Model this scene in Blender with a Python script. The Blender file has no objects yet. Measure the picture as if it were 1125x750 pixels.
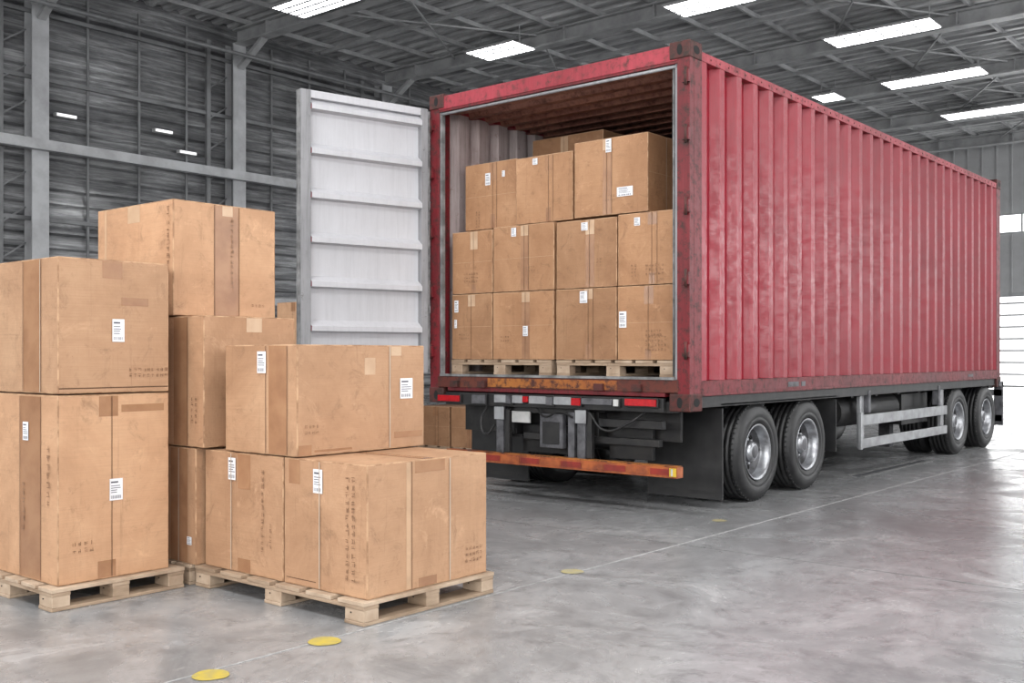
import bpy, bmesh, math, random
from mathutils import Matrix, Vector
random.seed(7)
scene = bpy.context.scene
scene.view_settings.view_transform = 'Standard'
scene.view_settings.look = 'None'
scene.view_settings.exposure = 0.26

# ------------------------------------------------------------------ materials
def newmat(name):
    m = bpy.data.materials.new(name); m.use_nodes = True
    nt = m.node_tree; b = nt.nodes['Principled BSDF']
    return m, nt, b
def ramp(nt, fac, stops):
    r = nt.nodes.new('ShaderNodeValToRGB')
    while len(r.color_ramp.elements) < len(stops): r.color_ramp.elements.new(0.5)
    for e, (p, c) in zip(r.color_ramp.elements, stops):
        e.position = p; e.color = (c if len(c) == 4 else (*c, 1))
    nt.links.new(fac, r.inputs[0]); return r.outputs[0]
def noise(nt, co, scale, detail=6, rough=0.6, dist=0.0):
    n = nt.nodes.new('ShaderNodeTexNoise')
    n.inputs['Scale'].default_value = scale; n.inputs['Detail'].default_value = detail
    n.inputs['Roughness'].default_value = rough; n.inputs['Distortion'].default_value = dist
    nt.links.new(co, n.inputs['Vector']); return n.outputs[0]
def mapping(nt, co, scale):
    m = nt.nodes.new('ShaderNodeMapping'); m.inputs['Scale'].default_value = scale
    nt.links.new(co, m.inputs['Vector']); return m.outputs[0]
def mix(nt, fac, a, b, mode='MIX'):
    m = nt.nodes.new('ShaderNodeMix'); m.data_type = 'RGBA'; m.blend_type = mode
    for sock, v in ((m.inputs[0], fac), (m.inputs[6], a), (m.inputs[7], b)):
        if isinstance(v, (int, float)): sock.default_value = v
        elif isinstance(v, tuple): sock.default_value = (*v[:3], 1)
        else: nt.links.new(v, sock)
    return m.outputs[2]
def bump(nt, b, h, strength=0.3, dist=0.01):
    n = nt.nodes.new('ShaderNodeBump'); n.inputs['Strength'].default_value = strength
    n.inputs['Distance'].default_value = dist
    nt.links.new(h, n.inputs['Height']); nt.links.new(n.outputs[0], b.inputs['Normal'])
def coord(nt, which='Object'):
    return nt.nodes.new('ShaderNodeTexCoord').outputs[which]

def simple(name, col, rough=0.5, metal=0.0, col2=None, scale=8, lo=.4, hi=.65, bumpv=0, emis=None, es=0, mapsc=None):
    m, nt, b = newmat(name)
    b.inputs['Roughness'].default_value = rough; b.inputs['Metallic'].default_value = metal
    co = coord(nt)
    if mapsc: co = mapping(nt, co, mapsc)
    n = noise(nt, co, scale)
    c2 = col2 if col2 else tuple(c * .8 for c in col)
    nt.links.new(ramp(nt, n, [(lo, col), (hi, c2)]), b.inputs['Base Color'])
    if bumpv: bump(nt, b, n, bumpv, .01)
    if emis:
        b.inputs['Emission Color'].default_value = (*emis, 1); b.inputs['Emission Strength'].default_value = es
    return m

def paint(name, col, dark, rust, rough=0.38, rustlo=.60, rusthi=.72, streak=.35, metal=0, dirt=.7):
    m, nt, b = newmat(name)
    co = coord(nt)
    n1 = noise(nt, co, 1.3, 5, .6)
    base = ramp(nt, n1, [(.35, col), (.7, dark)])
    if streak:
        s = noise(nt, mapping(nt, co, (9, 9, .6)), 3, 6, .7)
        base = mix(nt, ramp(nt, s, [(.50, (0, 0, 0)), (.78, (streak,) * 3)]), base, tuple(min(1, c * 1.25 + .03) for c in col))
        s2 = noise(nt, mapping(nt, co, (7, 7, .5)), 4.3, 8, .75)
        base = mix(nt, ramp(nt, s2, [(.48, (0, 0, 0)), (.75, (dirt,) * 3)]), base, tuple(c * .45 for c in dark))
    n2 = noise(nt, co, 14, 10, .75)
    f = ramp(nt, n2, [(rustlo, (0, 0, 0)), (rusthi, (1, 1, 1))])
    nt.links.new(mix(nt, f, base, rust), b.inputs['Base Color'])
    r = ramp(nt, n2, [(.4, (rough,) * 3), (.7, (min(.75, rough + .25),) * 3)])
    nt.links.new(r, b.inputs['Roughness']); b.inputs['Metallic'].default_value = metal
    bump(nt, b, n2, .10, .004)
    return m

M = {}
M['red'] = paint('container_red', (.275, .0050, .020), (.215, .0038, .0145), (.10, .006, .010), .30, .70, .88, .14, 0, .45)
M['redframe'] = paint('container_frame_red', (.17, .008, .014), (.09, .006, .009), (.04, .012, .010), .42, .50, .62, .15)
M['redhead'] = paint('container_header_red', (.36, .038, .056), (.22, .016, .025), (.08, .02, .018), .45, .50, .64, .3)
M['cast'] = paint('casting_rust', (.09, .014, .012), (.055, .013, .010), (.025, .014, .010), .6, .45, .6, .0)
M['sill'] = paint('sill_rust_yellow', (.08, .015, .012), (.12, .026, .010), (.04, .016, .012), .6, .5, .6, 0)
M['sillyel'] = paint('sill_worn_yellow', (.40, .15, .022), (.19, .04, .012), (.055, .016, .012), .6, .46, .58, 0)
M['inwall'] = paint('interior_wall_paint', (.42, .36, .35), (.32, .24, .23), (.16, .07, .05), .6, .58, .74)
M['inroof'] = paint('interior_roof_rust', (.38, .17, .115), (.24, .095, .068), (.10, .035, .025), .6, .48, .66)
M['white'] = paint('door_white_paint', (.52, .52, .545), (.46, .46, .48), (.34, .34, .34), .38, .72, .86, .15, 0, .22)
M['doorframe'] = paint('door_frame_grey', (.30, .30, .31), (.20, .20, .21), (.08, .075, .07), .5, .6, .7, .1)
M['gasket'] = simple('rubber_gasket', (.10, .10, .10), .6, 0, (.24, .24, .24))
M['floorwood'] = simple('container_floor_wood', (.14, .075, .04), .7, 0, (.08, .04, .02), 10)
M['black'] = simple('chassis_black', (.008, .008, .009), .5, 0, (.022, .021, .020), 9)
M['rubber'] = simple('tyre_rubber', (.009, .009, .010), .5, 0, (.020, .020, .020), 12, bumpv=.1)
M['flap'] = simple('mudflap_rubber', (.010, .010, .011), .5, 0, (.022, .022, .022), 5)
M['steel'] = simple('rim_steel', (.40, .41, .43), .34, .8, (.22, .22, .23), 14)
M['disc'] = simple('rim_disc', (.13, .13, .14), .45, .6, (.05, .05, .05), 14)
M['alu'] = simple('guard_aluminium', (.38, .39, .40), .42, .5, (.24, .24, .25), 6)
M['grey'] = simple('bracket_grey', (.13, .13, .14), .5, .3, (.05, .05, .055), 10)
M['hole'] = simple('dark_hole', (.006, .006, .006), .8)
M['lred'] = simple('tail_light_red', (.42, .009, .014), .2, 0, (.30, .006, .010), 30)
M['lwhite'] = simple('light_lens_white', (.5, .5, .49), .25)
M['orange'] = simple('bumper_orange', (.40, .105, .028), .4, 0, (.20, .045, .016), 12)
M['reflred'] = simple('bumper_red', (.28, .026, .016), .4, 0, (.16, .018, .012), 12)
M['yellow'] = simple('reflector_yellow', (.62, .42, .04), .35)
M['paper'] = simple('label_paper', (.72, .72, .74), .6, 0, (.64, .64, .66), 20)
M['ink'] = simple('label_ink', (.08, .08, .10), .7)
M['print'] = simple('carton_print', (.15, .075, .038), .8, 0, (.25, .135, .075), 60)
M['seam'] = simple('carton_seam', (.09, .042, .02), .9)
M['crease'] = simple('carton_crease', (.48, .31, .19), .8)

def cardboard(name, c1, c2, c3):
    m, nt, b = newmat(name)
    co = coord(nt); oi = nt.nodes.new('ShaderNodeObjectInfo')
    add = nt.nodes.new('ShaderNodeVectorMath'); add.operation = 'ADD'
    mul = nt.nodes.new('ShaderNodeVectorMath'); mul.operation = 'SCALE'; mul.inputs[3].default_value = 20
    cmb = nt.nodes.new('ShaderNodeCombineXYZ')
    for i in range(3): nt.links.new(oi.outputs['Random'], cmb.inputs[i])
    nt.links.new(cmb.outputs[0], mul.inputs[0]); nt.links.new(co, add.inputs[0]); nt.links.new(mul.outputs[0], add.inputs[1])
    v = add.outputs[0]
    n1 = noise(nt, v, 2.0, 7, .66, .5)
    base = ramp(nt, n1, [(.30, c1), (.48, c2), (.68, c3)])
    fl = noise(nt, mapping(nt, v, (1.2, 1.2, 70)), 4, 3, .6)
    base = mix(nt, ramp(nt, fl, [(.40, (0, 0, 0)), (.7, (.26, .26, .26))]), base, tuple(x * .66 for x in c2))
    sc = noise(nt, v, 8, 10, .80, .7)
    base = mix(nt, ramp(nt, sc, [(.54, (0, 0, 0)), (.68, (.60, .60, .60))]), base, tuple(x * .55 for x in c3))
    vs = noise(nt, mapping(nt, v, (16, 16, .8)), 2.0, 8, .8, .4)
    base = mix(nt, ramp(nt, vs, [(.56, (0, 0, 0)), (.74, (.55, .55, .55))]), base, tuple(x * .62 for x in c3))
    hs = noise(nt, mapping(nt, v, (.8, .8, 16)), 2.4, 8, .8, .4)
    base = mix(nt, ramp(nt, hs, [(.60, (0, 0, 0)), (.74, (.45, .45, .45))]), base, tuple(x * .66 for x in c3))
    sc2 = noise(nt, v, 5, 8, .78, .8)
    base = mix(nt, ramp(nt, sc2, [(.58, (0, 0, 0)), (.70, (.42, .42, .42))]), base, tuple(min(1, x * 1.30 + .02) for x in c1))
    hv = nt.nodes.new('ShaderNodeHueSaturation')
    mr = nt.nodes.new('ShaderNodeMapRange'); mr.inputs[3].default_value = .86; mr.inputs[4].default_value = 1.10
    nt.links.new(oi.outputs['Random'], mr.inputs[0]); nt.links.new(mr.outputs[0], hv.inputs['Value'])
    nt.links.new(base, hv.inputs['Color']); nt.links.new(hv.outputs[0], b.inputs['Base Color'])
    b.inputs['Roughness'].default_value = .70
    h = noise(nt, v, 2.8, 5, .55, .3)
    bump(nt, b, h, .55, .035)
    return m
M['card'] = cardboard('cardboard', (.50, .305, .178), (.43, .248, .140), (.34, .187, .101))
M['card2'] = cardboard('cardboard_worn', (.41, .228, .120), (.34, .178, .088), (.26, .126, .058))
M['cedge'] = simple('cardboard_edge', (.44, .27, .155), .75, 0, (.25, .135, .07), 14, .42, .60)
M['tape'] = simple('packing_tape', (.33, .178, .096), .26, 0, (.26, .132, .07), 6)
M['tapel'] = simple('packing_tape_light', (.50, .35, .23), .3, 0, (.42, .27, .165), 6)
M['strap'] = simple('strap', (.46, .38, .30), .4)
M['wood'] = simple('pallet_wood', (.38, .28, .195), .75, 0, (.20, .135, .085), 5, .35, .7, .2, mapsc=(1, 1, 6))
M['wood2'] = simple('pallet_wood_pale', (.46, .355, .26), .75, 0, (.27, .185, .12), 7, .35, .7, .2)

# room
def floor_mat():
    m, nt, b = newmat('polished_concrete')
    co = coord(nt)
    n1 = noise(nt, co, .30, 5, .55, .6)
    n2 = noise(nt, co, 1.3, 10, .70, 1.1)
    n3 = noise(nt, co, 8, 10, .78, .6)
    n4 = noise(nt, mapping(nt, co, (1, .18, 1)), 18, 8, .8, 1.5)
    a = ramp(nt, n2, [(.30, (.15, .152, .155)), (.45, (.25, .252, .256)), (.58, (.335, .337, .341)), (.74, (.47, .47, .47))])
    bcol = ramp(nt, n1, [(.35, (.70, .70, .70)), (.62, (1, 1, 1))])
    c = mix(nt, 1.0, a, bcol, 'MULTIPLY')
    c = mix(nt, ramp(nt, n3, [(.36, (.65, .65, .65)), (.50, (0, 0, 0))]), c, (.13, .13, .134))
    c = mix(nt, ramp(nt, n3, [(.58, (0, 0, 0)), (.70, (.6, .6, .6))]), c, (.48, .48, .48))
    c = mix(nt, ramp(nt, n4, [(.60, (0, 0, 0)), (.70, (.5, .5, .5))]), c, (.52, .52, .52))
    nt.links.new(c, b.inputs['Base Color'])
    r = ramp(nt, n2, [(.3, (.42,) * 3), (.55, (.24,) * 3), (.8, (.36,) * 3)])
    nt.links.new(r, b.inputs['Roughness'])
    bump(nt, b, n3, .07, .01)
    return m
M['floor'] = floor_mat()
def wall_mat():
    m, nt, b = newmat('louvre_wall')
    co = coord(nt)
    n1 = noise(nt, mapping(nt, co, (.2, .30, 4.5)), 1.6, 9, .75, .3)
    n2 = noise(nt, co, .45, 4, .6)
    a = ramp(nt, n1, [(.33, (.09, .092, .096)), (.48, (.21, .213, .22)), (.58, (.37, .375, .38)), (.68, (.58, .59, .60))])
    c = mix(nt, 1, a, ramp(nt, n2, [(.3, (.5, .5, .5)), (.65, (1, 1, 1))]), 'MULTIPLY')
    nt.links.new(c, b.inputs['Base Color'])
    b.inputs['Roughness'].default_value = .25
    return m
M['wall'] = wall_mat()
def deck_mat():
    m, nt, b = newmat('roof_deck')
    co = coord(nt)
    n1 = noise(nt, mapping(nt, co, (.25, 3.0, 1)), 1.6, 9, .75, .3)
    nt.links.new(ramp(nt, n1, [(.34, (.20, .203, .21)), (.52, (.42, .425, .43)), (.66, (.70, .705, .71))]), b.inputs['Base Color'])
    b.inputs['Roughness'].default_value = .4
    return m
M['deck'] = deck_mat()
M['steelpaint'] = simple('structural_steel', (.20, .205, .21), .5, .1, (.13, .132, .136), 2)
M['roofsteel'] = simple('roof_steel', (.40, .405, .41), .5, .1, (.26, .263, .267), 2)
M['girt'] = simple('girt_steel', (.46, .47, .48), .5, .1, (.34, .34, .35), 2)
M['endwall'] = simple('end_wall_panel', (.50, .505, .51), .6, 0, (.42, .42, .425), 1)
M['sky'] = simple('skylight_pane', (.9, .9, .9), .4, emis=(.98, .99, 1), es=9)
M['winpane'] = simple('window_pane', (.9, .9, .9), .4, emis=(.98, .99, 1), es=1.8)
M['lamp'] = simple('lamp_glass', (.8, .8, .8), .4, emis=(.98, .99, 1), es=.7)  # glow of the imitated glints on the left wall
M['white_line'] = simple('line_paint', (.42, .42, .42), .6, 0, (.27, .27, .27), 30)
M['yel'] = simple('floor_yellow_paint', (.46, .35, .05), .6, 0, (.34, .28, .10), 20)
M['yel2'] = simple('floor_yellow_faded', (.36, .31, .15), .6, 0, (.30, .28, .20), 24)
M['joint'] = simple('floor_joint', (.10, .10, .10), .8, 0, (.20, .20, .20), 10)
M['lamphouse'] = simple('lamp_housing', (.5, .5, .5), .4)

# ------------------------------------------------------------------ mesh builder
class MB:
    def __init__(s): s.v = []; s.f = []; s.m = []; s.mats = []; s.sm = []
    def mi(s, k):
        if k not in s.mats: s.mats.append(k)
        return s.mats.index(k)
    def face(s, pts, k, smooth=False):
        i = len(s.v); s.v += [tuple(p) for p in pts]
        s.f.append(tuple(range(i, i + len(pts)))); s.m.append(s.mi(k)); s.sm.append(smooth)
    def box(s, x0, x1, y0, y1, z0, z1, k):
        i = len(s.v)
        s.v += [(x0, y0, z0), (x1, y0, z0), (x1, y1, z0), (x0, y1, z0), (x0, y0, z1), (x1, y0, z1), (x1, y1, z1), (x0, y1, z1)]
        for q in ((0, 3, 2, 1), (4, 5, 6, 7), (0, 1, 5, 4), (1, 2, 6, 5), (2, 3, 7, 6), (3, 0, 4, 7)):
            s.f.append(tuple(i + a for a in q)); s.m.append(s.mi(k)); s.sm.append(False)
    def cyl(s, p0, p1, r, k, n=14, caps=True, r1=None):
        p0 = Vector(p0); p1 = Vector(p1); d = (p1 - p0).normalized()
        a = d.orthogonal().normalized(); b = d.cross(a); r1 = r if r1 is None else r1
        i = len(s.v)
        for j in range(n):
            t = 2 * math.pi * j / n; o = a * math.cos(t) + b * math.sin(t)
            s.v.append(tuple(p0 + o * r)); s.v.append(tuple(p1 + o * r1))
        for j in range(n):
            k2 = (j + 1) % n
            s.f.append((i + 2 * j, i + 2 * k2, i + 2 * k2 + 1, i + 2 * j + 1)); s.m.append(s.mi(k)); s.sm.append(True)
        if caps:
            s.f.append(tuple(i + 2 * j for j in reversed(range(n)))); s.m.append(s.mi(k)); s.sm.append(False)
            s.f.append(tuple(i + 2 * j + 1 for j in range(n))); s.m.append(s.mi(k)); s.sm.append(False)
    def beam(s, p0, p1, w, h, k):
        p0 = Vector(p0); p1 = Vector(p1); d = (p1 - p0).normalized()
        up = Vector((0, 0, 1)) if abs(d.z) < .9 else Vector((0, 1, 0))
        a = d.cross(up).normalized(); b = a.cross(d)
        i = len(s.v)
        for p in (p0, p1):
            for sx, sz in ((-1, -1), (1, -1), (1, 1), (-1, 1)):
                s.v.append(tuple(p + a * sx * w / 2 + b * sz * h / 2))
        for q in ((0, 1, 2, 3), (7, 6, 5, 4), (0, 4, 5, 1), (1, 5, 6, 2), (2, 6, 7, 3), (3, 7, 4, 0)):
            s.f.append(tuple(i + a_ for a_ in q)); s.m.append(s.mi(k)); s.sm.append(False)
    def lathe_x(s, c, sgn, prof, n=48):
        rings = []
        for a, r, k in prof:
            i = len(s.v); rings.append(i)
            for j in range(n):
                t = 2 * math.pi * j / n
                s.v.append((c[0] + sgn * a, c[1] + r * math.cos(t), c[2] + r * math.sin(t)))
        for q in range(len(prof) - 1):
            for j in range(n):
                k2 = (j + 1) % n
                fc = (rings[q] + j, rings[q] + k2, rings[q + 1] + k2, rings[q + 1] + j)
                s.f.append(fc if sgn > 0 else fc[::-1]); s.m.append(s.mi(prof[q][2])); s.sm.append(True)
    def build(s, name, parent=None, loc=(0, 0, 0), rz=0, bevel=0, normals=True):
        me = bpy.data.meshes.new(name); me.from_pydata(s.v, [], s.f)
        for k in s.mats: me.materials.append(M[k])
        me.polygons.foreach_set('material_index', s.m); me.polygons.foreach_set('use_smooth', s.sm)
        me.update()
        if normals:
            bm = bmesh.new(); bm.from_mesh(me); bmesh.ops.recalc_face_normals(bm, faces=bm.faces); bm.to_mesh(me); bm.free()
        o = bpy.data.objects.new(name, me); scene.collection.objects.link(o)
        o.location = loc; o.rotation_euler = (0, 0, rz)
        if parent: o.parent = parent
        if bevel:
            b = o.modifiers.new('bevel', 'BEVEL'); b.width = bevel; b.segments = 2; b.limit_method = 'ANGLE'; b.angle_limit = math.radians(40)
        return o
def empty(name, loc=(0, 0, 0)):
    e = bpy.data.objects.new(name, None); scene.collection.objects.link(e); e.location = loc; e.empty_display_size = .3; return e

# ------------------------------------------------------------------ camera
cam_d = bpy.data.cameras.new('camera'); cam = bpy.data.objects.new('camera', cam_d); scene.collection.objects.link(cam)
cam.location = (3.670, -6.303, 1.13); cam.rotation_euler = (math.radians(90), 0, math.radians(39.9))
cam_d.sensor_width = 36; cam_d.lens = 36 * 1143 / 1125; cam_d.shift_y = 15 / 1125; cam_d.clip_end = 200
scene.camera = cam

# ------------------------------------------------------------------ room
XL, XR, YB, YF, ZC = -16.95, 10.0, -14.0, 33.5, 8.75
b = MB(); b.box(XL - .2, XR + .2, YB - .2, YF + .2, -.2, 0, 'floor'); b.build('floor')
b = MB(); y = YB - .2; p = .42
while y < YF + .2:
    pts = [(y, ZC), (y + .16, ZC), (y + .20, ZC + .08), (y + .38, ZC + .08), (y + p, ZC)]
    for (a0, z0), (a1, z1) in zip(pts, pts[1:]):
        b.face([(XL - .2, a0, z0), (XR + .2, a0, z0), (XR + .2, a1, z1), (XL - .2, a1, z1)], 'deck')
    y += p
b.box(XL - .2, XR + .2, YB - .2, YF + .4, ZC + .10, ZC + .15, 'deck')
b.build('ceiling', normals=False)
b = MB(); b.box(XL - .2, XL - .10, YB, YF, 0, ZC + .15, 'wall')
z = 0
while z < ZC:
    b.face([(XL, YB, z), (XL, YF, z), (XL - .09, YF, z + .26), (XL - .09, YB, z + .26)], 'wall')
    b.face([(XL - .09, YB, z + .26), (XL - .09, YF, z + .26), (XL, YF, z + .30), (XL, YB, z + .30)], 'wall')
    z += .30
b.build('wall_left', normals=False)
b = MB()
b.box(XL, XR, YF, YF + .2, 0, ZC + .15, 'endwall')
x = XL
while x < XR:
    b.box(x, x + .05, YF - .04, YF, 0, ZC, 'endwall'); x += .5
b.build('wall_far')
b = MB(); b.box(XL, XR, YB - .2, YB, 0, ZC + .15, 'endwall'); b.build('wall_back')
b = MB(); b.box(XR, XR + .2, YB, YF, 0, ZC + .15, 'endwall'); b.build('wall_right')
b = MB(); b.box(-7.6, -3.0, YF - .10, YF - .05, 0, 3.2, 'winpane')
for i in range(8): b.box(-7.6, -3.0, YF - .13, YF - .10, i * .42, i * .42 + .06, 'roofsteel')
b.box(-7.75, -7.6, YF - .14, YF - .04, 0, 3.35, 'girt'); b.box(-3.0, -2.85, YF - .14, YF - .04, 0, 3.35, 'girt'); b.box(-7.6, -3.0, YF - .14, YF - .04, 3.2, 3.35, 'girt')
b.build('door_1')
def window_far(n, x0, x1, z0, z1):
    b = MB(); b.box(x0, x1, YF - .10, YF - .05, z0, z1, 'winpane')
    b.box(x0 - .06, x1 + .06, YF - .13, YF - .04, z0 - .06, z0, 'girt'); b.box(x0 - .06, x1 + .06, YF - .13, YF - .04, z1, z1 + .06, 'girt')
    x = x0
    while x <= x1 + .01: b.box(x - .03, x + .03, YF - .13, YF - .04, z0, z1, 'girt'); x += (x1 - x0) / 3
    b.build('window_%d' % n)
window_far(1, -7.6, -3.0, 5.5, 6.1); window_far(2, 0, 6, 5.5, 6.1)
ys = [8.1 + 4.65 * k for k in range(-4, 6)]
for yc in ys:
    b = MB(); x0 = XL + .05
    b.box(x0, x0 + .03, yc - .17, yc + .17, 0, 8.3, 'girt'); b.box(x0 + .30, x0 + .33, yc - .17, yc + .17, 0, 8.3, 'girt')
    b.box(x0 + .03, x0 + .30, yc - .015, yc + .015, 0, 8.3, 'steelpaint')
    b.box(x0 - .02, x0 + .4, yc - .22, yc + .22, 0, .03, 'steelpaint')
    b.box(x0 + .02, x0 + .10, yc - .72, yc - .62, 0, 8.3, 'steelpaint')
    zz = .2
    while zz < 7.8:
        b.beam((x0 + .06, yc - .66, zz), (x0 + .06, yc - .17, zz + .35), .03, .03, 'steelpaint'); zz += .7
    b.build('column')
b = MB()
for zz, k, h in ((5.15, 'girt', .22), (2.3, 'girt', .18)):
    b.box(XL + .38, XL + .46, YB + .1, YF - .3, zz, zz + h, k); b.box(XL + .46, XL + .56, YB + .1, YF - .3, zz, zz + .02, k)
for zz in (7.9, 6.6, 3.8): b.box(XL + .06, XL + .12, YB + .1, YF - .3, zz, zz + .08, 'steelpaint')
b.build('wall_girts')
b = MB()
for yc in ys:
    for q in (1, 2, 3): b.box(XL + .005, XL + .04, yc + q * 1.16 - .025, yc + q * 1.16 + .025, 0, 8.5, 'steelpaint')
b.build('trim_1')
for yy, zz in ((6.9, 5.62), (4.1, 5.95), (6.3, 6.0)):  # glowing strips added to imitate glints reflected in the wall, not lamps
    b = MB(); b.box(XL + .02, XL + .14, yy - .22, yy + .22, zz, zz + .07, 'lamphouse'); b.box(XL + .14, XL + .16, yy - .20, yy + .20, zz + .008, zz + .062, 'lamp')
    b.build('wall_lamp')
for yc in ys:
    b = MB()
    b.box(XL + .3, XR - .1, yc - .14, yc + .14, 8.28, 8.32, 'roofsteel'); b.box(XL + .3, XR - .1, yc - .14, yc + .14, 8.60, 8.64, 'roofsteel')
    b.box(XL + .3, XR - .1, yc - .015, yc + .015, 8.32, 8.60, 'roofsteel')
    x = XL + 1.5
    while x < XR: b.box(x, x + .03, yc - .12, yc + .12, 8.32, 8.60, 'roofsteel'); x += 2.4
    b.beam((XL + .4, yc, 7.75), (XL + 1.3, yc, 8.28), .16, .08, 'roofsteel')
    b.build('roof_beam')
b = MB(); x = XL + .8
while x < XR:
    b.box(x - .03, x + .03, YB + .1, YF - .1, 8.645, 8.745, 'roofsteel'); x += 1.3
for i, yc in enumerate(ys[:-1]):
    for x in (-14, -6.2, 1.6):
        b.beam((x, yc + .1, 8.55), (x + 2.6, yc + 4.5, 8.55), .035, .035, 'roofsteel')
        b.beam((x + 2.6, yc + .1, 8.50), (x, yc + 4.5, 8.50), .035, .035, 'roofsteel')
    b.box(XL + .5, XR - .2, yc + 2.28, yc + 2.36, 8.56, 8.64, 'roofsteel')
b.build('roof_purlins')
b = MB(); b.cyl((XL + .9, YB + .3, 7.9), (XL + .9, YF - .3, 7.9), .045, 'steelpaint')
b.build('ceiling_pipe')
wn = [20]
def skylight(x0, x1, y0, y1):  # skylight made as a glowing panel hung below the roof beams
    b = MB(); z = 8.25
    b.box(x0, x1, y0, y1, z, z + .015, 'sky')
    b.box(x0 - .03, x1 + .03, y0 - .03, y1 + .03, z + .018, z + .03, 'lamphouse')
    for q in (y0, y1): b.box(x0 - .03, x1 + .03, q - .012, q + .012, z - .005, z + .03, 'roofsteel')
    for i in (1, 2, 3):
        q = y0 + (y1 - y0) * i / 4; b.box(x0, x1, q - .030, q + .030, z - .01, z - .002, 'roofsteel')
    for i in range(1, 6):
        q = x0 + (x1 - x0) * i / 6; b.box(q - .012, q + .012, y0, y1, z - .01, z - .002, 'roofsteel')
    for q in (x0 + .1, x1 - .1): b.box(q - .01, q + .01, (y0 + y1) / 2 - .01, (y0 + y1) / 2 + .01, z + .02, 8.74, 'roofsteel')
    b.build('window_%d' % wn[0]); wn[0] += 1
for x0, x1, y0 in ((-6.0, -3.7, 16.2), (-6.4, -4.0, 20.8), (-6.4, -4.1, 25.6), (-7.6, -5.6, 12.0), (-12.9, -11.5, 11.8), (-13.8, -12.0, 6.9), (-8.4, -7.8, 21.0),
                   (1.5, 3.6, 16.4), (1.5, 3.6, 21.0), (-6, -3.9, 7.4), (-13, -11.3, 2.4)):
    skylight(x0, x1, y0, y0 + .85)

# floor markings
b = MB(); b.box(.447, .459, -1.7, 30, .0005, .002, 'white_line')
b.box(.447, .455, -6.5, -1.7, .0005, .0015, 'white_line')
b.box(-2.0, -1.985, -13, 33, .0005, .0015, 'joint')
for yy in (-6.5, -.9, 4.7, 10.3, 16): b.box(-16.5, 9.8, yy, yy + .006, .0005, .0013, 'joint')
b.build('floor_line')
for (x, y, r, k) in ((.47, -3.63, .065, 'yel'), (.50, -4.17, .065, 'yel'), (.43, -1.94, .06, 'yel2'), (.2, .05, .05, 'yel2')):
    b = MB(); n = 24
    pts = [(x + r * (1 + .06 * math.sin(3 * t)) * math.cos(t), y + r * math.sin(t), .003) for t in [2 * math.pi * i / n for i in range(n)]]
    b.face(pts, k); b.build('floor_marker')
b = MB()
b.box(-.17, -.13, 3.2, 5.1, .001, .006, 'joint'); b.box(-.05, -.01, 3.2, 5.1, .001, .006, 'joint')
b.box(-.13, -.05, 3.2, 5.1, .001, .004, 'grey')
b.build('floor_drain')

# ------------------------------------------------------------------ container
W, L = 2.5, 7.62; ZB, ZT = .84, 3.30
cont = empty('shipping_container', (0, 0, 0))
def corr_side(name, xo, sgn, k_out, k_in):
    b = MB(); P = .262; d = .066; y = .17; ye = L - .16
    prof = []
    while y < ye - .01:
        for dy, dd in ((0, 0), (.075, 0), (.108, 1), (.229, 1)):
            if y + dy < ye: prof.append((y + dy, dd * d))
        y += P
    prof.append((ye, 0))
    for (a0, d0), (a1, d1) in zip(prof, prof[1:]):
        for off, k in ((0, k_out), (.004, k_in)):
            x0 = xo - sgn * (d0 + off); x1 = xo - sgn * (d1 + off)
            b.face([(x0, a0, .95), (x1, a1, .95), (x1, a1, 3.20), (x0, a0, 3.20)], k)
    return b.build(name, cont, normals=False)
corr_side('side_wall_right', -.004, 1, 'red', 'inwall')
corr_side('side_wall_left', -W + .004, -1, 'red', 'inwall')
b = MB()
for xs in (0, -W):
    s = 1 if xs == 0 else -1
    def bx(x0, x1, *a):
        xa, xb = sorted((xs - s * x0, xs - s * x1)); b.box(xa, xb, *a)
    bx(0, .075, .16, L - .16, 3.20, 3.265, 'redhead')
    bx(0, .072, .16, L - .16, ZB, .948, 'redframe')
    bx(-.008, .0, .16, L - .16, ZB, .858, 'redframe')
    bx(.072, .11, .16, L - .16, ZB, .86, 'redframe')
    bx(.0, .10, 0, .06, ZB, ZT - .1, 'redframe')
    bx(.0, .012, .06, .17, ZB, ZT - .1, 'redframe')
    bx(.02, .075, .06, .16, ZB, ZT - .1, 'redframe')
    bx(.0, .16, L - .16, L, ZB, ZT - .1, 'redframe')
b.box(-W + .09, -.09, 0, .09, 3.185, 3.295, 'redhead')
b.box(-W + .09, -.09, .003, .05, 3.165, 3.185, 'redframe')
b.box(-W + .09, -.09, -.004, .12, .865, .955, 'sill')
b.box(-1.85, -.60, -.009, -.004, .875, .945, 'sillyel')
b.box(-W + .2, -.2, .0, .14, .835, .865, 'redframe')
b.box(-W + .16, -.16, L - .08, L, ZB, .96, 'redframe'); b.box(-W + .16, -.16, L - .08, L, 3.18, 3.29, 'redframe')
b.build('frame', cont, bevel=.004)
b = MB()
for zz in (1.12, 1.62, 2.12, 2.62, 3.02):
    for xs, s in ((0, 1), (-W, -1)):
        x0, x1 = sorted((xs + s * .004, xs - s * .05)); b.box(x0, x1, -.022, .01, zz, zz + .085, 'redframe')
        b.cyl((xs - s * .02, -.02, zz - .02), (xs - s * .02, -.02, zz + .105), .011, 'cast', 10)
for xx in (-2.2, -1.9, -.75, -.42):
    b.box(xx - .04, xx + .04, -.035, 0, .87, .92, 'cast')
yy = .3
while yy < L - .2:
    b.cyl((.0, yy, 3.232), (.004, yy, 3.232), .008, 'redframe', 8); yy += .131
b.box(-.001, .003, 1.55, 1.75, .875, .915, 'grey'); b.box(-.001, .003, 1.80, 1.88, .875, .915, 'grey'); b.box(-.001, .003, 6.3, 6.5, .88, .91, 'grey')
b.build('hinge_lugs', cont)
b = MB()
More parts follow.
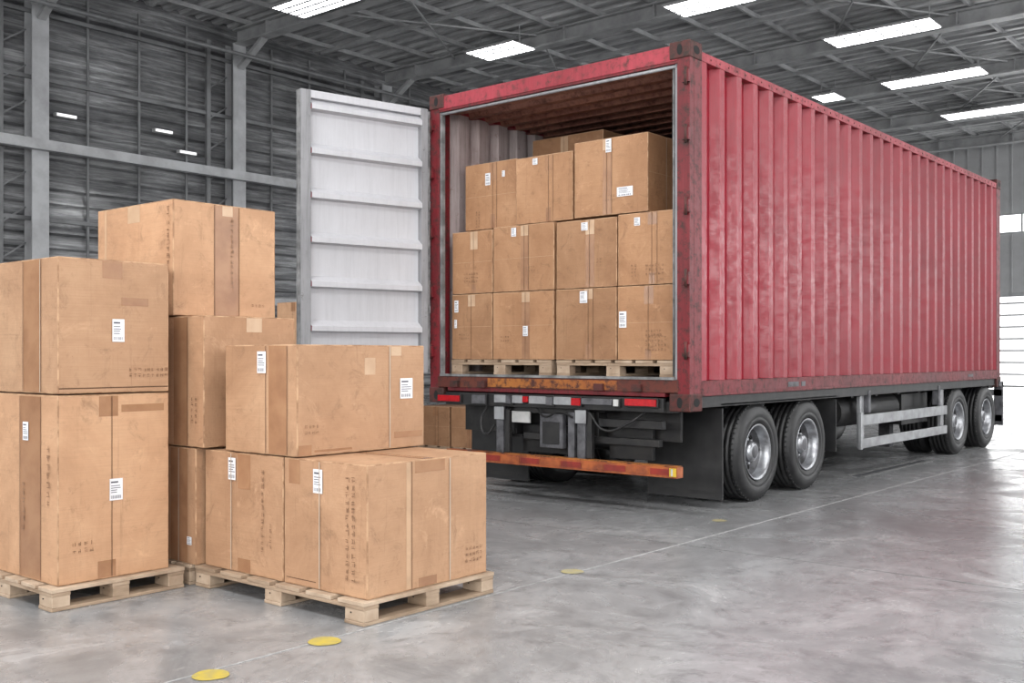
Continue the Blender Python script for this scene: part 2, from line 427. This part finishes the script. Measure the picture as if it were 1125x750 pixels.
for xs in (0, -W):
    s = 1 if xs == 0 else -1
    for y0, y1 in ((-.008, .165), (L - .165, L + .008)):
        for z0, z1 in ((.735, .86), (3.195, 3.315)):
            xa, xb = sorted((xs + s * .008, xs - s * .16)); b.box(xa, xb, y0, y1, z0, z1, 'cast')
b.build('corner_castings', cont, bevel=.008)
b = MB()
for xs in (0, -W):
    s = 1 if xs == 0 else -1
    for yc in (.08, L - .08):
        for zc in (.798, 3.255):
            pts = [(xs + s * .0095, yc + .042 * math.cos(t), zc + .03 * math.sin(t)) for t in [2 * math.pi * i / 20 for i in range(20)]]
            b.face(pts, 'hole')
    for zc in (.798, 3.255):
        xc = xs - s * .075
        b.face([(xc + .022 * math.cos(t), -.0095, zc + .038 * math.sin(t)) for t in [2 * math.pi * i / 20 for i in range(20)]], 'hole')
b.build('casting_holes', cont)
b = MB(); y = .09
while y < L - .1:
    pts = [(y, 0), (y + .09, 0), (y + .115, -.022), (y + .185, -.022), (y + .21, 0)]
    for (a0, d0), (a1, d1) in zip(pts, pts[1:]):
        b.face([(-W + .05, a0, 3.275 + d0), (-.05, a0, 3.275 + d0), (-.05, a1, 3.275 + d1), (-W + .05, a1, 3.275 + d1)], 'red')
        b.face([(-W + .05, a0, 3.235 + 1.8 * d0), (-.05, a0, 3.235 + 1.8 * d0), (-.05, a1, 3.235 + 1.8 * d1), (-W + .05, a1, 3.235 + 1.8 * d1)], 'inroof')
    y += .21
b.build('roof', cont, normals=False)
b = MB(); b.box(-W + .075, -.075, .12, L - .08, .955, .97, 'floorwood')
for i in range(18): b.box(-W + .08, -.08, .3 + i * .41, .36 + i * .41, ZB, .954, 'black')
b.box(-W + .05, -.05, L - .06, L - .02, .96, 3.25, 'inwall')
b.build('deck_and_front_wall', cont)
b = MB()
b.box(-.125, -.10, .015, .05, .96, 3.165, 'doorframe'); b.box(-W + .10, -W + .125, .015, .05, .96, 3.165, 'gasket')
b.cyl((-W + .11, .02, 3.15), (-.11, .02, 3.15), .012, 'doorframe', 10); b.box(-W + .12, -.12, -.012, .03, .956, .975, 'gasket')
b.cyl((-.145, .03, .98), (-.145, .03, 3.15), .008, 'gasket', 8)
b.build('gaskets', cont)
b = MB(); DW = 1.175; z0, z1 = .98, 3.195
b.box(0.02, .085, -.02, .035, z0, z1, 'doorframe'); b.box(DW - .085, DW, -.02, .035, z0, z1, 'doorframe')
b.box(.085, DW - .085, -.02, .03, z1 - .06, z1, 'white'); b.box(.085, DW - .085, -.02, .03, z0, z0 + .08, 'white')
b.box(-.005, .02, -.005, .025, z0 + .02, z1 - .02, 'gasket'); b.box(DW, DW + .018, -.012, .028, z0 + .01, z1 - .01, 'gasket')
zz = z0 + .08; top = z1 - .06; prof = [(zz, .0)]
n = 6; per = (top - zz) / n
for i in range(n):
    a = zz + i * per
    prof += [(a + per * .10, -.016), (a + per * .72, -.016), (a + per * .75, .050), (a + per * .86, .050), (a + per * 1.0, -.016)]
for (a0, d0), (a1, d1) in zip(prof, prof[1:]):
    b.face([(.085, d0, a0), (DW - .085, d0, a0), (DW - .085, d1, a1), (.085, d1, a1)], 'white')
    b.face([(.085, d0 - .018, a0), (DW - .085, d0 - .018, a0), (DW - .085, d1 - .018, a1), (.085, d1 - .018, a1)], 'red')
for xx in (.38, .85):
    b.cyl((xx, -.065, z0 - .02), (xx, -.065, z1 + .01), .017, 'alu', 12)
    for q in (z0 + .15, 1.7, 2.4, z1 - .2): b.box(xx - .05, xx + .05, -.08, -.04, q, q + .05, 'alu')
for q in (1.14, 1.64, 2.14, 2.64, 3.03): b.box(-.03, .10, -.035, -.02, q, q + .06, 'redframe')
b.build('door_leaf', cont, loc=(-W + .0, -.03, 0), rz=math.radians(-103.4), bevel=.003, normals=False)

# ------------------------------------------------------------------ trailer
tr = empty('trailer_chassis', (0, 0, 0))
b = MB()
for x in (-.85, -1.65):
    b.box(x - .07, x + .07, .1, L - .1, .70, .72, 'black'); b.box(x - .07, x + .07, .1, L - .1, .48, .50, 'black'); b.box(x - .012, x + .012, .1, L - .1, .5, .7, 'black')
for i in range(12): b.box(-W + .2, -.2, .25 + i * .62, .31 + i * .62, .72, .80, 'black')
b.box(-W + .16, -.16, .02, .14, .72, .80, 'black')
b.box(-W + .05, -.05, L - .3, L - .1, .72, .80, 'black')
for x0, x1 in ((-W + .02, -W + .06), (-.06, -.02)): b.box(x0, x1, .17, L - .17, .755, .84, 'black')
b.build('frame_rails', tr, bevel=.004)
WY = [1.11, 2.02, 6.08, 7.18]; R = .378
def wheel(xf, yc, sgn, name='wheel'):
    b = MB()
    def one(x):
        prof = [(-.025, .215, 'rubber'), (-.004, .24, 'rubber'), (0, .262, 'rubber'), (-.004, .268, 'rubber'), (0, .274, 'rubber'), (.002, .30, 'rubber'), (-.003, .335, 'rubber'), (-.018, .360, 'rubber'), (-.032, .366, 'rubber'), (-.036, R, 'rubber')]
        for g in (.070, .115, .160, .205):
            prof += [(-g + .006, R, 'rubber'), (-g + .004, R - .014, 'hole'), (-g - .004, R - .014, 'rubber'), (-g - .006, R, 'rubber')]
        prof += [(-.236, R, 'rubber'), (-.252, .355, 'rubber'), (-.266, .30, 'rubber'), (-.262, .25, 'rubber'), (-.24, .215, 'rubber')]
        b.lathe_x((x, yc, R + .002), sgn, prof, 64)
        rimp = [(-.22, .205, 'steel'), (-.03, .205, 'steel'), (-.012, .219, 'steel'), (-.008, .214, 'steel'), (-.022, .196, 'steel'), (-.06, .190, 'steel'), (-.085, .182, 'disc'), (-.125, .165, 'disc'), (-.135, .135, 'disc'), (-.115, .105, 'disc'), (-.105, .085, 'disc'), (-.07, .078, 'steel'), (-.045, .070, 'steel'), (-.038, .05, 'grey'), (-.034, .0005, 'grey')]
        b.lathe_x((x, yc, R + .002), sgn, rimp, 40)
    one(xf)
    cz = R + .002
    for i in range(10):
        t = 2 * math.pi * i / 10 + .1; yy = yc + .148 * math.cos(t); z_ = cz + .148 * math.sin(t)
        b.cyl((xf - sgn * .139, yy, z_), (xf - sgn * .126, yy, z_), .021, 'hole', 12)
        yy = yc + .094 * math.cos(t + .3); z_ = cz + .094 * math.sin(t + .3)
        b.cyl((xf - sgn * .112, yy, z_), (xf - sgn * .088, yy, z_), .010, 'steel', 6)
    for i in range(56):
        t = 2 * math.pi * i / 56; c, s_ = math.cos(t), math.sin(t)
        for a in (.045, .225):
            p = Vector((xf - sgn * a, yc + c * (R - .002), cz + s_ * (R - .002)))
            b.beam(tuple(p - Vector((sgn * .014, 0, 0))), tuple(p + Vector((sgn * .014, 0, 0))), .016, .010, 'rubber')
    one(xf - sgn * .30)
    b.build(name, tr, normals=False)
for i, yc in enumerate(WY):
    wheel(-.03, yc, 1, 'wheel_right_%d' % (i + 1)); wheel(-W + .03, yc, -1, 'wheel_left_%d' % (i + 1))
b = MB()
for yc in WY:
    b.cyl((-W + .3, yc, R), (-.3, yc, R), .065, 'black', 14)
    b.cyl((-.66, yc, R), (-.60, yc, R), .17, 'black', 20); b.cyl((-W + .60, yc, R), (-W + .66, yc, R), .17, 'black', 20)
    for x in (-.85, -1.65): b.box(x - .05, x + .05, yc - .36, yc + .36, .44, .475, 'black'); b.box(x - .06, x + .06, yc - .06, yc + .06, .38, .48, 'black')
    b.cyl((-1.05, yc + .2, .40), (-1.05, yc + .45, .42), .09, 'black', 16)
b.cyl((-.35, 2.72, .58), (-1.25, 2.72, .58), .13, 'black', 20)
b.cyl((-.3, 3.0, .60), (-.3, 4.5, .60), .15, 'black', 20)
b.box(-.62, -.20, 4.7, 5.5, .40, .72, 'black')
b.box(-2.3, -1.9, 3.2, 5.0, .36, .72, 'black')
b.box(-1.5, -1.0, .6, 7.0, .40, .70, 'black')
for x in (-.55, -W + .55): b.box(x - .06, x + .06, 5.15, 5.27, .12, .78, 'grey')
b.build('axles_and_tanks', tr)
b = MB()
for x0, x1 in ((-.66, -.02), (-W + .02, -W + .66)):
    b.box(x0, x1, .50, .515, .07, .74, 'flap'); b.box(x0, x1, 2.56, 2.572, .28, .74, 'flap')
    b.box(x0, x1, .48, 2.58, .765, .775, 'flap')
    b.box(x0 + .05, x1 - .05, .498, .5, .10, .13, 'black')
b.build('mudflaps', tr)
b = MB()
for xg in (-.02, -W + .06):
    xa, xb = xg - .03, xg
    b.box(xa, xb, 3.17, 5.62, .475, .575, 'alu'); b.box(xa, xb, 3.17, 5.62, .265, .355, 'alu')
    for yy in (3.20, 5.50): b.box(xa - .04, xa, yy, yy + .09, .265, .80, 'alu')
    b.box(xa - .002, xb + .004, 3.14, 3.18, .255, .60, 'alu')
    for yy in (3.3, 5.3): b.box(xa - .03, xb + .012, yy, yy + .05, .59, .80, 'grey')
b.build('side_guards', tr, bevel=.006)
b = MB(); b.box(-.08, .02, L + .02, L + .08, .25, .78, 'grey'); b.box(-.4, .02, L - .1, L + .08, .74, .80, 'grey'); b.box(-.30, .015, L + .02, L + .06, .62, .70, 'alu'); b.box(-.30, .015, L + .02, L + .06, .30, .38, 'alu')
b.build('front_bracket', tr)
b = MB()
b.box(-W + .20, -.20, -.02, .02, .725, .825, 'black')
b.box(-1.75, -.95, -.045, -.02, .755, .815, 'alu'); b.box(-.95, -.62, -.045, -.02, .765, .81, 'grey')
for x0, x1, z0, z1, k in ((-2.36, -2.12, .75, .80, 'lred'), (-1.98, -1.84, .74, .81, 'grey'), (-.50, -.24, .768, .818, 'lred'), (-1.45, -1.40, .765, .81, 'lred'), (-1.22, -1.16, .75, .81, 'grey'), (-.98, -.90, .755, .81, 'lred'), (-1.62, -1.57, .75, .81, 'grey'), (-.60, -.56, .76, .81, 'lwhite')):
    b.box(x0, x1, -.058, -.04, z0, z1, k); b.box(x0 - .01, x1 + .01, -.045, -.02, z0 - .01, z1 + .01, 'black')
b.build('tail_light_bar', tr, bevel=.003)
b = MB()
b.box(-2.27, -.07, -.05, .03, .275, .35, 'orange')
segs = 11
for i in range(segs):
    x0 = -2.26 + i * (2.17 / segs)
    b.box(x0, x0 + 2.17 / segs - .012, -.054, -.05, .292, .335, 'orange' if i % 2 else 'reflred')
b.box(-.13, -.075, -.057, -.05, .285, .345, 'yellow'); b.box(-.115, -.10, -.06, -.057, .29, .34, 'lwhite')
b.box(-2.27, -.07, -.045, .025, .35, .358, 'sillyel')
b.build('underrun_bumper', tr, bevel=.004)
b = MB()
for x in (-1.72, -.92):
    b.box(x - .035, x + .035, -.01, .05, .34, .74, 'grey'); b.box(x - .05, x + .05, -.02, -.01, .62, .72, 'alu'); b.box(x + .04, x + .09, 0, .04, .36, .70, 'black')
b.box(-1.62, -1.44, .02, .04, .60, .69, 'lwhite'); b.box(-1.32, -1.10, .0, .05, .42, .68, 'grey'); b.box(-1.29, -1.13, -.008, 0, .45, .62, 'black')
b.box(-1.60, -.95, .03, .10, .68, .73, 'black'); b.box(-1.05, -.99, .0, .05, .35, .70, 'grey')
b.box(-1.55, -.3, .08, .14, .47, .52, 'black'); b.box(-.80, -.25, .05, .10, .60, .66, 'black'); b.box(-.78, -.4, .16, .20, .36, .6, 'black')
b.box(-1.62, -1.00, .16, .22, .36, .58, 'black'); b.box(-2.3, -.2, .22, .25, .50, .78, 'black')
b.build('bumper_brackets', tr, bevel=.003)
def tube(name, pts, r, k, parent):
    cu = bpy.data.curves.new(name, 'CURVE'); cu.dimensions = '3D'; cu.bevel_depth = r; cu.bevel_resolution = 3
    sp = cu.splines.new('BEZIER'); sp.bezier_points.add(len(pts) - 1)
    for bp, p in zip(sp.bezier_points, pts): bp.co = p; bp.handle_left_type = bp.handle_right_type = 'AUTO'
    o = bpy.data.objects.new(name, cu); scene.collection.objects.link(o); cu.materials.append(M[k]); o.parent = parent; return o
tube('air_hose_1', [(-1.86, 0, .72), (-1.90, -.03, .60), (-1.84, -.04, .50), (-1.76, -.02, .58)], .010, 'black', tr)
tube('air_hose_2', [(-1.35, .0, .72), (-1.25, -.03, .66), (-1.1, -.03, .70), (-1.0, 0, .66)], .008, 'hole', tr)
tube('air_hose_3', [(-.85, .0, .70), (-.7, -.02, .58), (-.5, 0, .64), (-.4, .05, .72)], .009, 'black', tr)

# ------------------------------------------------------------------ pallets
def pallet(x0, x1, y0, y1, zb=0.0, h=.1, nb=6):
    b = MB(); t = h * .17; kk = ('wood', 'wood2')
    n = nb; wx = (x1 - x0); bw = wx / n * .82
    for i in range(n):
        xa = x0 + i * (wx - bw) / (n - 1)
        b.box(xa, xa + bw, y0, y1, zb + h - t, zb + h, kk[(i * 7 // 3) % 2])
    ysn = [y0 + .0, (y0 + y1) / 2 - .045, y1 - .09]
    for q, ya in enumerate(ysn):
        b.box(x0 + .003, x1 - .003, ya + .002, ya + .088, zb + h - 2 * t, zb + h - t - .0005, kk[q % 2])
        for xa in (x0 + .004, (x0 + x1) / 2 - .06, x1 - .124):
            b.box(xa, xa + .12, ya + .004, ya + .086, zb + t, zb + h - 2 * t - .0005, kk[(q + 1) % 2])
            b.cyl((xa + .04, ya - .0005, zb + h * .5), (xa + .04, ya + .004, zb + h * .5), .004, 'hole', 6)
    for q, xa in enumerate((x0 + .004, (x0 + x1) / 2 - .06, x1 - .124)): b.box(xa - .001, xa + .121, y0 + .001, y1 - .001, zb + .001, zb + t - .0005, kk[q % 2])
    return b.build('wooden_pallet', bevel=.003)

# ------------------------------------------------------------------ boxes
def carton(x0, x1, y0, y1, z0, z1, det=(), mat='card', rz=0.0, topseam='x', auto=True, seed=0):
    rnd = random.Random(seed * 31 + int((x0 + 20) * 100) + int(z0 * 77))
    cx, cy = (x0 + x1) / 2, (y0 + y1) / 2
    hx, hy, H = (x1 - x0) / 2, (y1 - y0) / 2, z1 - z0 - .003
    bm = bmesh.new(); bmesh.ops.create_cube(bm, size=1)
    for v in bm.verts:
        v.co = Vector((v.co.x * 2 * hx, v.co.y * 2 * hy, (v.co.z + .5) * H))
    bmesh.ops.bevel(bm, geom=list(bm.edges), offset=.006, segments=3, profile=.6, affect='EDGES')
    bmesh.ops.recalc_face_normals(bm, faces=bm.faces)
    keys = [mat, 'cedge']
    for f in bm.faces:
        n = f.normal
        if max(abs(n.x), abs(n.y), abs(n.z)) < .999: f.material_index = 1
    cnt = [0]
    def quad(face, u0, u1, v0, v1, k, off=None, skew=0):
        if k not in keys: keys.append(k)
        if off is None:
            cnt[0] += 1; off = .0006 + .00018 * (cnt[0] % 18)
            if face == 't': off *= .5
        if face == 'f': P = lambda u, v: (-hx + u * 2 * hx, -hy - off, v * H)
        elif face == 'r': P = lambda u, v: (hx + off, -hy + u * 2 * hy, v * H)
        elif face == 'b': P = lambda u, v: (hx - u * 2 * hx, hy + off, v * H)
        elif face == 'l': P = lambda u, v: (-hx - off, hy - u * 2 * hy, v * H)
        else: P = lambda u, v: (-hx + u * 2 * hx, -hy + v * 2 * hy, H + off)
        vs = [bm.verts.new(P(*q)) for q in ((u0, v0), (u1, v0), (u1 + skew, v1), (u0 + skew, v1))]
        f = bm.faces.new(vs); f.material_index = keys.index(k)
    def fw(face): return 2 * hx if face in 'ftb' else 2 * hy
    def label(face, u, v, w=.062, h=.09):
        du, dv = w / fw(face) / 2, h / H / 2
        quad(face, u - du, u + du, v - dv, v + dv, 'paper', .0046)
        quad(face, u - du * .8, u + du * .3, v + dv * .60, v + dv * .75, 'ink', .0050)
        for i in range(4):
            vv = v + dv * (.3 - i * .2)
            quad(face, u - du * .8, u + du * rnd.uniform(.1, .8), vv, vv + dv * .07, 'ink', .0050)
        uu = u - du * .8
        while uu < u + du * .7:
            w_ = du * rnd.uniform(.03, .1); quad(face, uu, uu + w_, v - dv * .85, v - dv * .55, 'ink', .0050); uu += w_ + du * rnd.uniform(.05, .12)
    def glyphs(face, u, v, n=5, g=.022, vert=True, rows=1):
        W_ = fw(face)
        for r in range(rows):
            for i in range(n):
                a = i * g * 1.35; c = r * g * 1.6
                cu, cv = (u + c / W_, v - a / H) if vert else (u + a / W_, v - c / H)
                gu, gv = g / W_, g / H
                for s in range(rnd.randint(3, 5)):
                    o_ = .0041 + .0001 * s
                    if rnd.random() < .5:
                        q = rnd.uniform(0, .85); quad(face, cu, cu + gu * rnd.uniform(.5, 1), cv + gv * q, cv + gv * (q + .11), 'print', o_)
                    else:
                        q = rnd.uniform(0, .85); quad(face, cu + gu * q, cu + gu * (q + .11), cv, cv + gv * rnd.uniform(.5, 1), 'print', o_)
    if topseam == 'x':
        quad('t', .01, .99, .495, .505, 'seam', .0004); quad('t', 0.01, .99, .455, .545, 'tape', .0010)
    else:
        quad('t', .495, .505, .01, .99, 'seam', .0004); quad('t', .455, .545, 0.01, .99, 'tape', .0010)
    if auto:
        for face in 'frbl':
            u = rnd.uniform(.38, .55); a = .08 / fw(face)
            if rnd.random() < .5: quad(face, u, u + a, 0.01, .99, 'tape')
            quad(face, u, u + a, rnd.uniform(.70, .86), .99, rnd.choice(('tape', 'tapel')))
            if rnd.random() < .75: quad(face, u + .02, u + .02 + .05 / fw(face), 0.01, rnd.uniform(.1, .25), 'tape')
            quad(face, u + .035 / fw(face), u + .038 / fw(face), 0.01, .99, 'seam', .0038)
            if rnd.random() < .5: quad(face, u + a, u + a + .003 / fw(face), 0.01, .99, 'seam', .0038)
            if rnd.random() < .6: glyphs(face, rnd.uniform(.08, .7), rnd.uniform(.2, .4), rnd.randint(3, 6), .018, rnd.random() < .4, 2)
            if rnd.random() < .5: quad(face, .02, .98, .5, .504, 'crease')
    for d in det:
        if d[0] == 'L': label(*d[1:])
        elif d[0] == 'G': glyphs(*d[1:])
        elif d[0] == 'T': quad(d[1], max(d[2], .008), min(d[3], .992), max(d[4], .01), min(.99, d[5]), d[6] if len(d) > 6 else 'tape')
        elif d[0] == 'S': quad(d[1], d[2] - .003 / fw(d[1]), d[2] + .003 / fw(d[1]), 0.01, .99, 'strap', .0054)
        elif d[0] == 'K': quad(d[1], d[2], d[2] + .003 / fw(d[1]), max(.01, d[3]), min(.99, d[4]), 'seam', .0039)
    me = bpy.data.meshes.new('cardboard_box'); bm.to_mesh(me); bm.free()
    for k in keys: me.materials.append(M[k])
    o = bpy.data.objects.new('cardboard_box', me); scene.collection.objects.link(o)
    o.location = (cx, cy, z0 + .001); o.rotation_euler = (0, 0, math.radians(rz))
    return o

PH = .1
# --- pallet A (front right)
pallet(-.80, .43, -3.385, -2.56)
carton(-.146, .408, -3.347, -2.59, PH, .67, [('L', 'f', .43, .84, .062, .105), ('S', 'f', .45), ('G', 'f', .76, .86, 14, .024, True, 2), ('T', 'f', .06, .20, .80, 1, 'tape'), ('T', 'f', .03, .40, .05, .056, 'seam'),
        ('T', 'r', .30, .335, 0, 1, 'crease'), ('K', 'r', .34, 0, 1), ('S', 'r', .66), ('G', 'r', .80, .22, 5, .018, False, 3), ('T', 'r', .37, .62, .90, 1, 'tape'), ('T', 'r', .40, .55, 0, .08, 'tape')], auto=False)
carton(-.767, -.155, -3.347, -2.62, PH, .67, [('L', 'f', .37, .86, .058, .105), ('S', 'f', .36), ('G', 'f', .74, .84, 12, .024, True, 1), ('G', 'f', .84, .42, 5, .018, True, 1), ('T', 'f', .44, .60, .70, 1, 'tape'), ('T', 'f', .44, .60, 0, .12, 'tape')], auto=False)
carton(-.592, -.048, -3.352, -2.55, .672, 1.18, [('L', 'f', .53, .84, .065, .10), ('K', 'f', .58, 0, 1), ('T', 'f', .62, .86, 0, 1, 'tape'), ('K', 'f', .87, 0, 1), ('S', 'r', .70), ('T', 'r', .715, .80, .9, 1, 'tapel'),
        ('L', 'r', .84, .58, .085, .10), ('T', 'r', .50, .585, .72, .88, 'tapel'), ('G', 'r', .05, .25, 4, .016, False, 2), ('T', 'r', 0, .1, .0, .10, 'tape'), ('T', 'r', .74, .98, .10, .16, 'tape'), ('T', 'r', .12, .40, .03, .05, 'tape')], auto=False)
# --- pallet C (left)
pallet(-1.74, -.80, -4.10, -3.44)
carton(-1.62, -.838, -4.054, -3.503, PH, .952, [('L', 'f', .62, .80, .055, .085), ('T', 'f', .54, .80, 0, 1, 'tape'), ('K', 'f', .54, 0, 1), ('K', 'f', .80, 0, 1), ('G', 'f', .88, .70, 7, .030, True, 1), ('G', 'f', .58, .5, 6, .03, True, 1),
        ('L', 'r', .50, .48, .065, .10), ('T', 'r', .35, .52, .88, 1, 'tape'), ('K', 'r', .46, 0, 1), ('G', 'r', .12, .2, 4, .02, False, 2), ('T', 'r', .34, .5, 0, .1, 'tape'), ('T', 'r', .55, .95, .90, .94, 'tape')], auto=False)
carton(-1.62, -.838, -4.054, -3.503, .955, 1.572, [('T', 'f', .58, .80, 0, 1, 'tape'), ('K', 'f', .58, 0, 1), ('S', 'f', .80),
        ('L', 'r', .52, .47, .06, .105), ('G', 'r', .62, .16, 9, .017, False, 2), ('T', 'r', .38, .56, .86, 1, 'tape'), ('T', 'r', .0, 1, .035, .043, 'seam'), ('T', 'r', .55, .8, .66, .72, 'tape')], auto=False)
# --- stack D (behind)
pallet(-1.72, -.82, -3.40, -2.62)
carton(-1.50, -.79, -3.385, -2.72, PH, .675, [('L', 'f', .93, .2, .04, .04), ('S', 'f', .80), ('T', 'f', .7, .9, 0, 1, 'tape')])
carton(-1.40, -.715, -3.39, -2.84, .678, 1.325, [('K', 'f', .80, 0, 1), ('T', 'f', .62, .8, 0, 1, 'tape'), ('G', 'f', .85, .35, 5, .02, True, 2), ('T', 'r', .45, .62, .88, 1.0, 'tapel')], auto=False)
carton(-1.70, -.965, -3.40, -2.775, 1.328, 1.915, [('T', 'f', .42, .58, .84, 1, 'tapel'), ('G', 'f', .93, .9, 15, .025, True, 1), ('T', 'r', .38, .62, 0, 1, 'tape'), ('K', 'r', .38, 0, 1), ('K', 'r', .62, 0, 1), ('T', 'r', .46, .56, .90, 1, 'tapel'), ('G', 'r', .54, .85, 14, .02, True, 1), ('G', 'r', .75, .1, 4, .016, False, 1), ('T', 'f', .1, .13, 0, 1, 'crease')], auto=False)
# --- far stacks beside the truck
pallet(-6.4, -5.0, 1.3, 2.2); pallet(-4.90, -3.75, 2.2, 3.1)
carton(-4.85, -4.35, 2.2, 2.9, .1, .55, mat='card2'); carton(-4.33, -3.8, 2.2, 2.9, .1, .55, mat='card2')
carton(-6.35, -5.75, 1.35, 2.1, .1, .65); carton(-5.7, -5.05, 1.35, 2.1, .1, .65)
carton(-6.35, -5.75, 1.35, 2.1, .652, 1.2); carton(-5.7, -5.05, 1.35, 2.1, .652, 1.2)
carton(-6.35, -5.75, 1.35, 2.1, 1.202, 1.75); carton(-5.7, -5.05, 1.35, 2.1, 1.202, 1.75)

# --- cargo inside the container
F = .971
for x0, x1 in ((-2.38, -1.31), (-1.26, -.20)): pallet(x0, x1, .13, 1.0, F, .12)
cols = [(-2.375, -1.925), (-1.915, -1.29), (-1.265, -.70), (-.69, -.20)]
for i, (x0, x1) in enumerate(cols):
    det1 = [[('L', 'f', .12, .82, .045, .10), ('L', 'f', .10, .55, .03, .07)], [('L', 'f', .55, .42, .05, .08)], [('L', 'f', .47, .88, .07, .09)], [('L', 'f', .10, .55, .065, .12), ('G', 'f', .5, .3, 7, .02, False, 4)]][i]
    det2 = [[('G', 'f', .3, .3, 6, .02, False, 3)], [('L', 'f', .35, .90, .05, .07)], [('L', 'f', .48, .9, .06, .06)], [('L', 'f', .35, .88, .05, .06), ('G', 'f', .5, .25, 6, .02, False, 3)]][i]
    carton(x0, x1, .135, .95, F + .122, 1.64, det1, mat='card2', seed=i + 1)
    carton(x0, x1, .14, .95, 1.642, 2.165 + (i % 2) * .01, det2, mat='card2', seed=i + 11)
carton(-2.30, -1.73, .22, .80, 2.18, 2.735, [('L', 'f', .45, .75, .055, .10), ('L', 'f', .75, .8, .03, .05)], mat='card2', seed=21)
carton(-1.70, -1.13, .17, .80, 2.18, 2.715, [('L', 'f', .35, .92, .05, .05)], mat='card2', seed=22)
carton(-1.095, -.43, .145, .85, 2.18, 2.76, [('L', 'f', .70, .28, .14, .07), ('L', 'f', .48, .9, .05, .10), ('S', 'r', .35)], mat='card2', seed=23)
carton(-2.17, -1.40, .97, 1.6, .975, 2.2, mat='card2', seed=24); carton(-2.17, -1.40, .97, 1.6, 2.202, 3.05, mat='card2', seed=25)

# ------------------------------------------------------------------ lights
def area(name, loc, rot, sx, sy, power, col=(1, 1, 1)):
    l = bpy.data.lights.new(name, 'AREA'); l.shape = 'RECTANGLE'; l.size = sx; l.size_y = sy; l.energy = power; l.color = col
    o = bpy.data.objects.new(name, l); scene.collection.objects.link(o); o.location = loc; o.rotation_euler = rot; return o
for x, y, p in ((5.5, -8, 350), (5.5, -2, 350), (-1.5, -6.5, 420), (6.5, 8, 280), (6.5, 18, 300), (-8, -2, 340)):  # fill lamps with housings, added overhead out of view
    b = MB(); b.box(x - 1.6, x + 1.6, y - .8, y + .8, 8.04, 8.06, 'lamphouse'); b.build('ceiling_light_panel')
    area('ceiling_light', (x, y, 8.0), (0, 0, 0), 3.0, 1.5, p)
for i, (yc, p) in enumerate(((-9, 150), (-2, 90), (5, 50), (12, 130), (19, 320), (26, 360))):  # unseen windows and lamps added to light the hall from the right
    b = MB(); b.box(XR - .05, XR - .03, yc - 2.6, yc + 2.6, 1.6, 5.6, 'winpane')
    for q in range(5): b.box(XR - .09, XR - .05, yc - 2.6 + q * 1.3 - .04, yc - 2.6 + q * 1.3 + .04, 1.6, 5.6, 'girt')
    for q in (1.55, 3.6, 5.6): b.box(XR - .09, XR - .05, yc - 2.64, yc + 2.64, q, q + .07, 'girt')
    b.build('window_%d' % (i + 3))
    area('window_light', (XR - .15, yc, 3.6), (0, math.radians(90), 0), 4.0, 5.2, p, (.98, .99, 1))
for i, (xc, p) in enumerate(((-8, 190), (0, 230), (7, 560))):  # unseen windows and lamps added behind the camera for raking light
    b = MB(); b.box(xc - 2.2, xc + 2.2, YB + .03, YB + .05, 1.6, 5.4, 'winpane')
    for q in range(4): b.box(xc - 2.2 + q * 1.46 - .04, xc - 2.2 + q * 1.46 + .04, YB + .05, YB + .09, 1.6, 5.4, 'girt')
    b.build('window_%d' % (i + 9))
    area('window_light_back', (xc, YB + .15, 3.5), (math.radians(90), 0, 0), 4.4, 3.8, p)
area('door_daylight', (-5.3, YF - .2, 1.6), (math.radians(-90), 0, 0), 4.4, 3.0, 220)
w = bpy.data.worlds.new('World'); scene.world = w; w.use_nodes = True
w.node_tree.nodes['Background'].inputs[0].default_value = (.8, .85, .9, 1); w.node_tree.nodes['Background'].inputs[1].default_value = .5
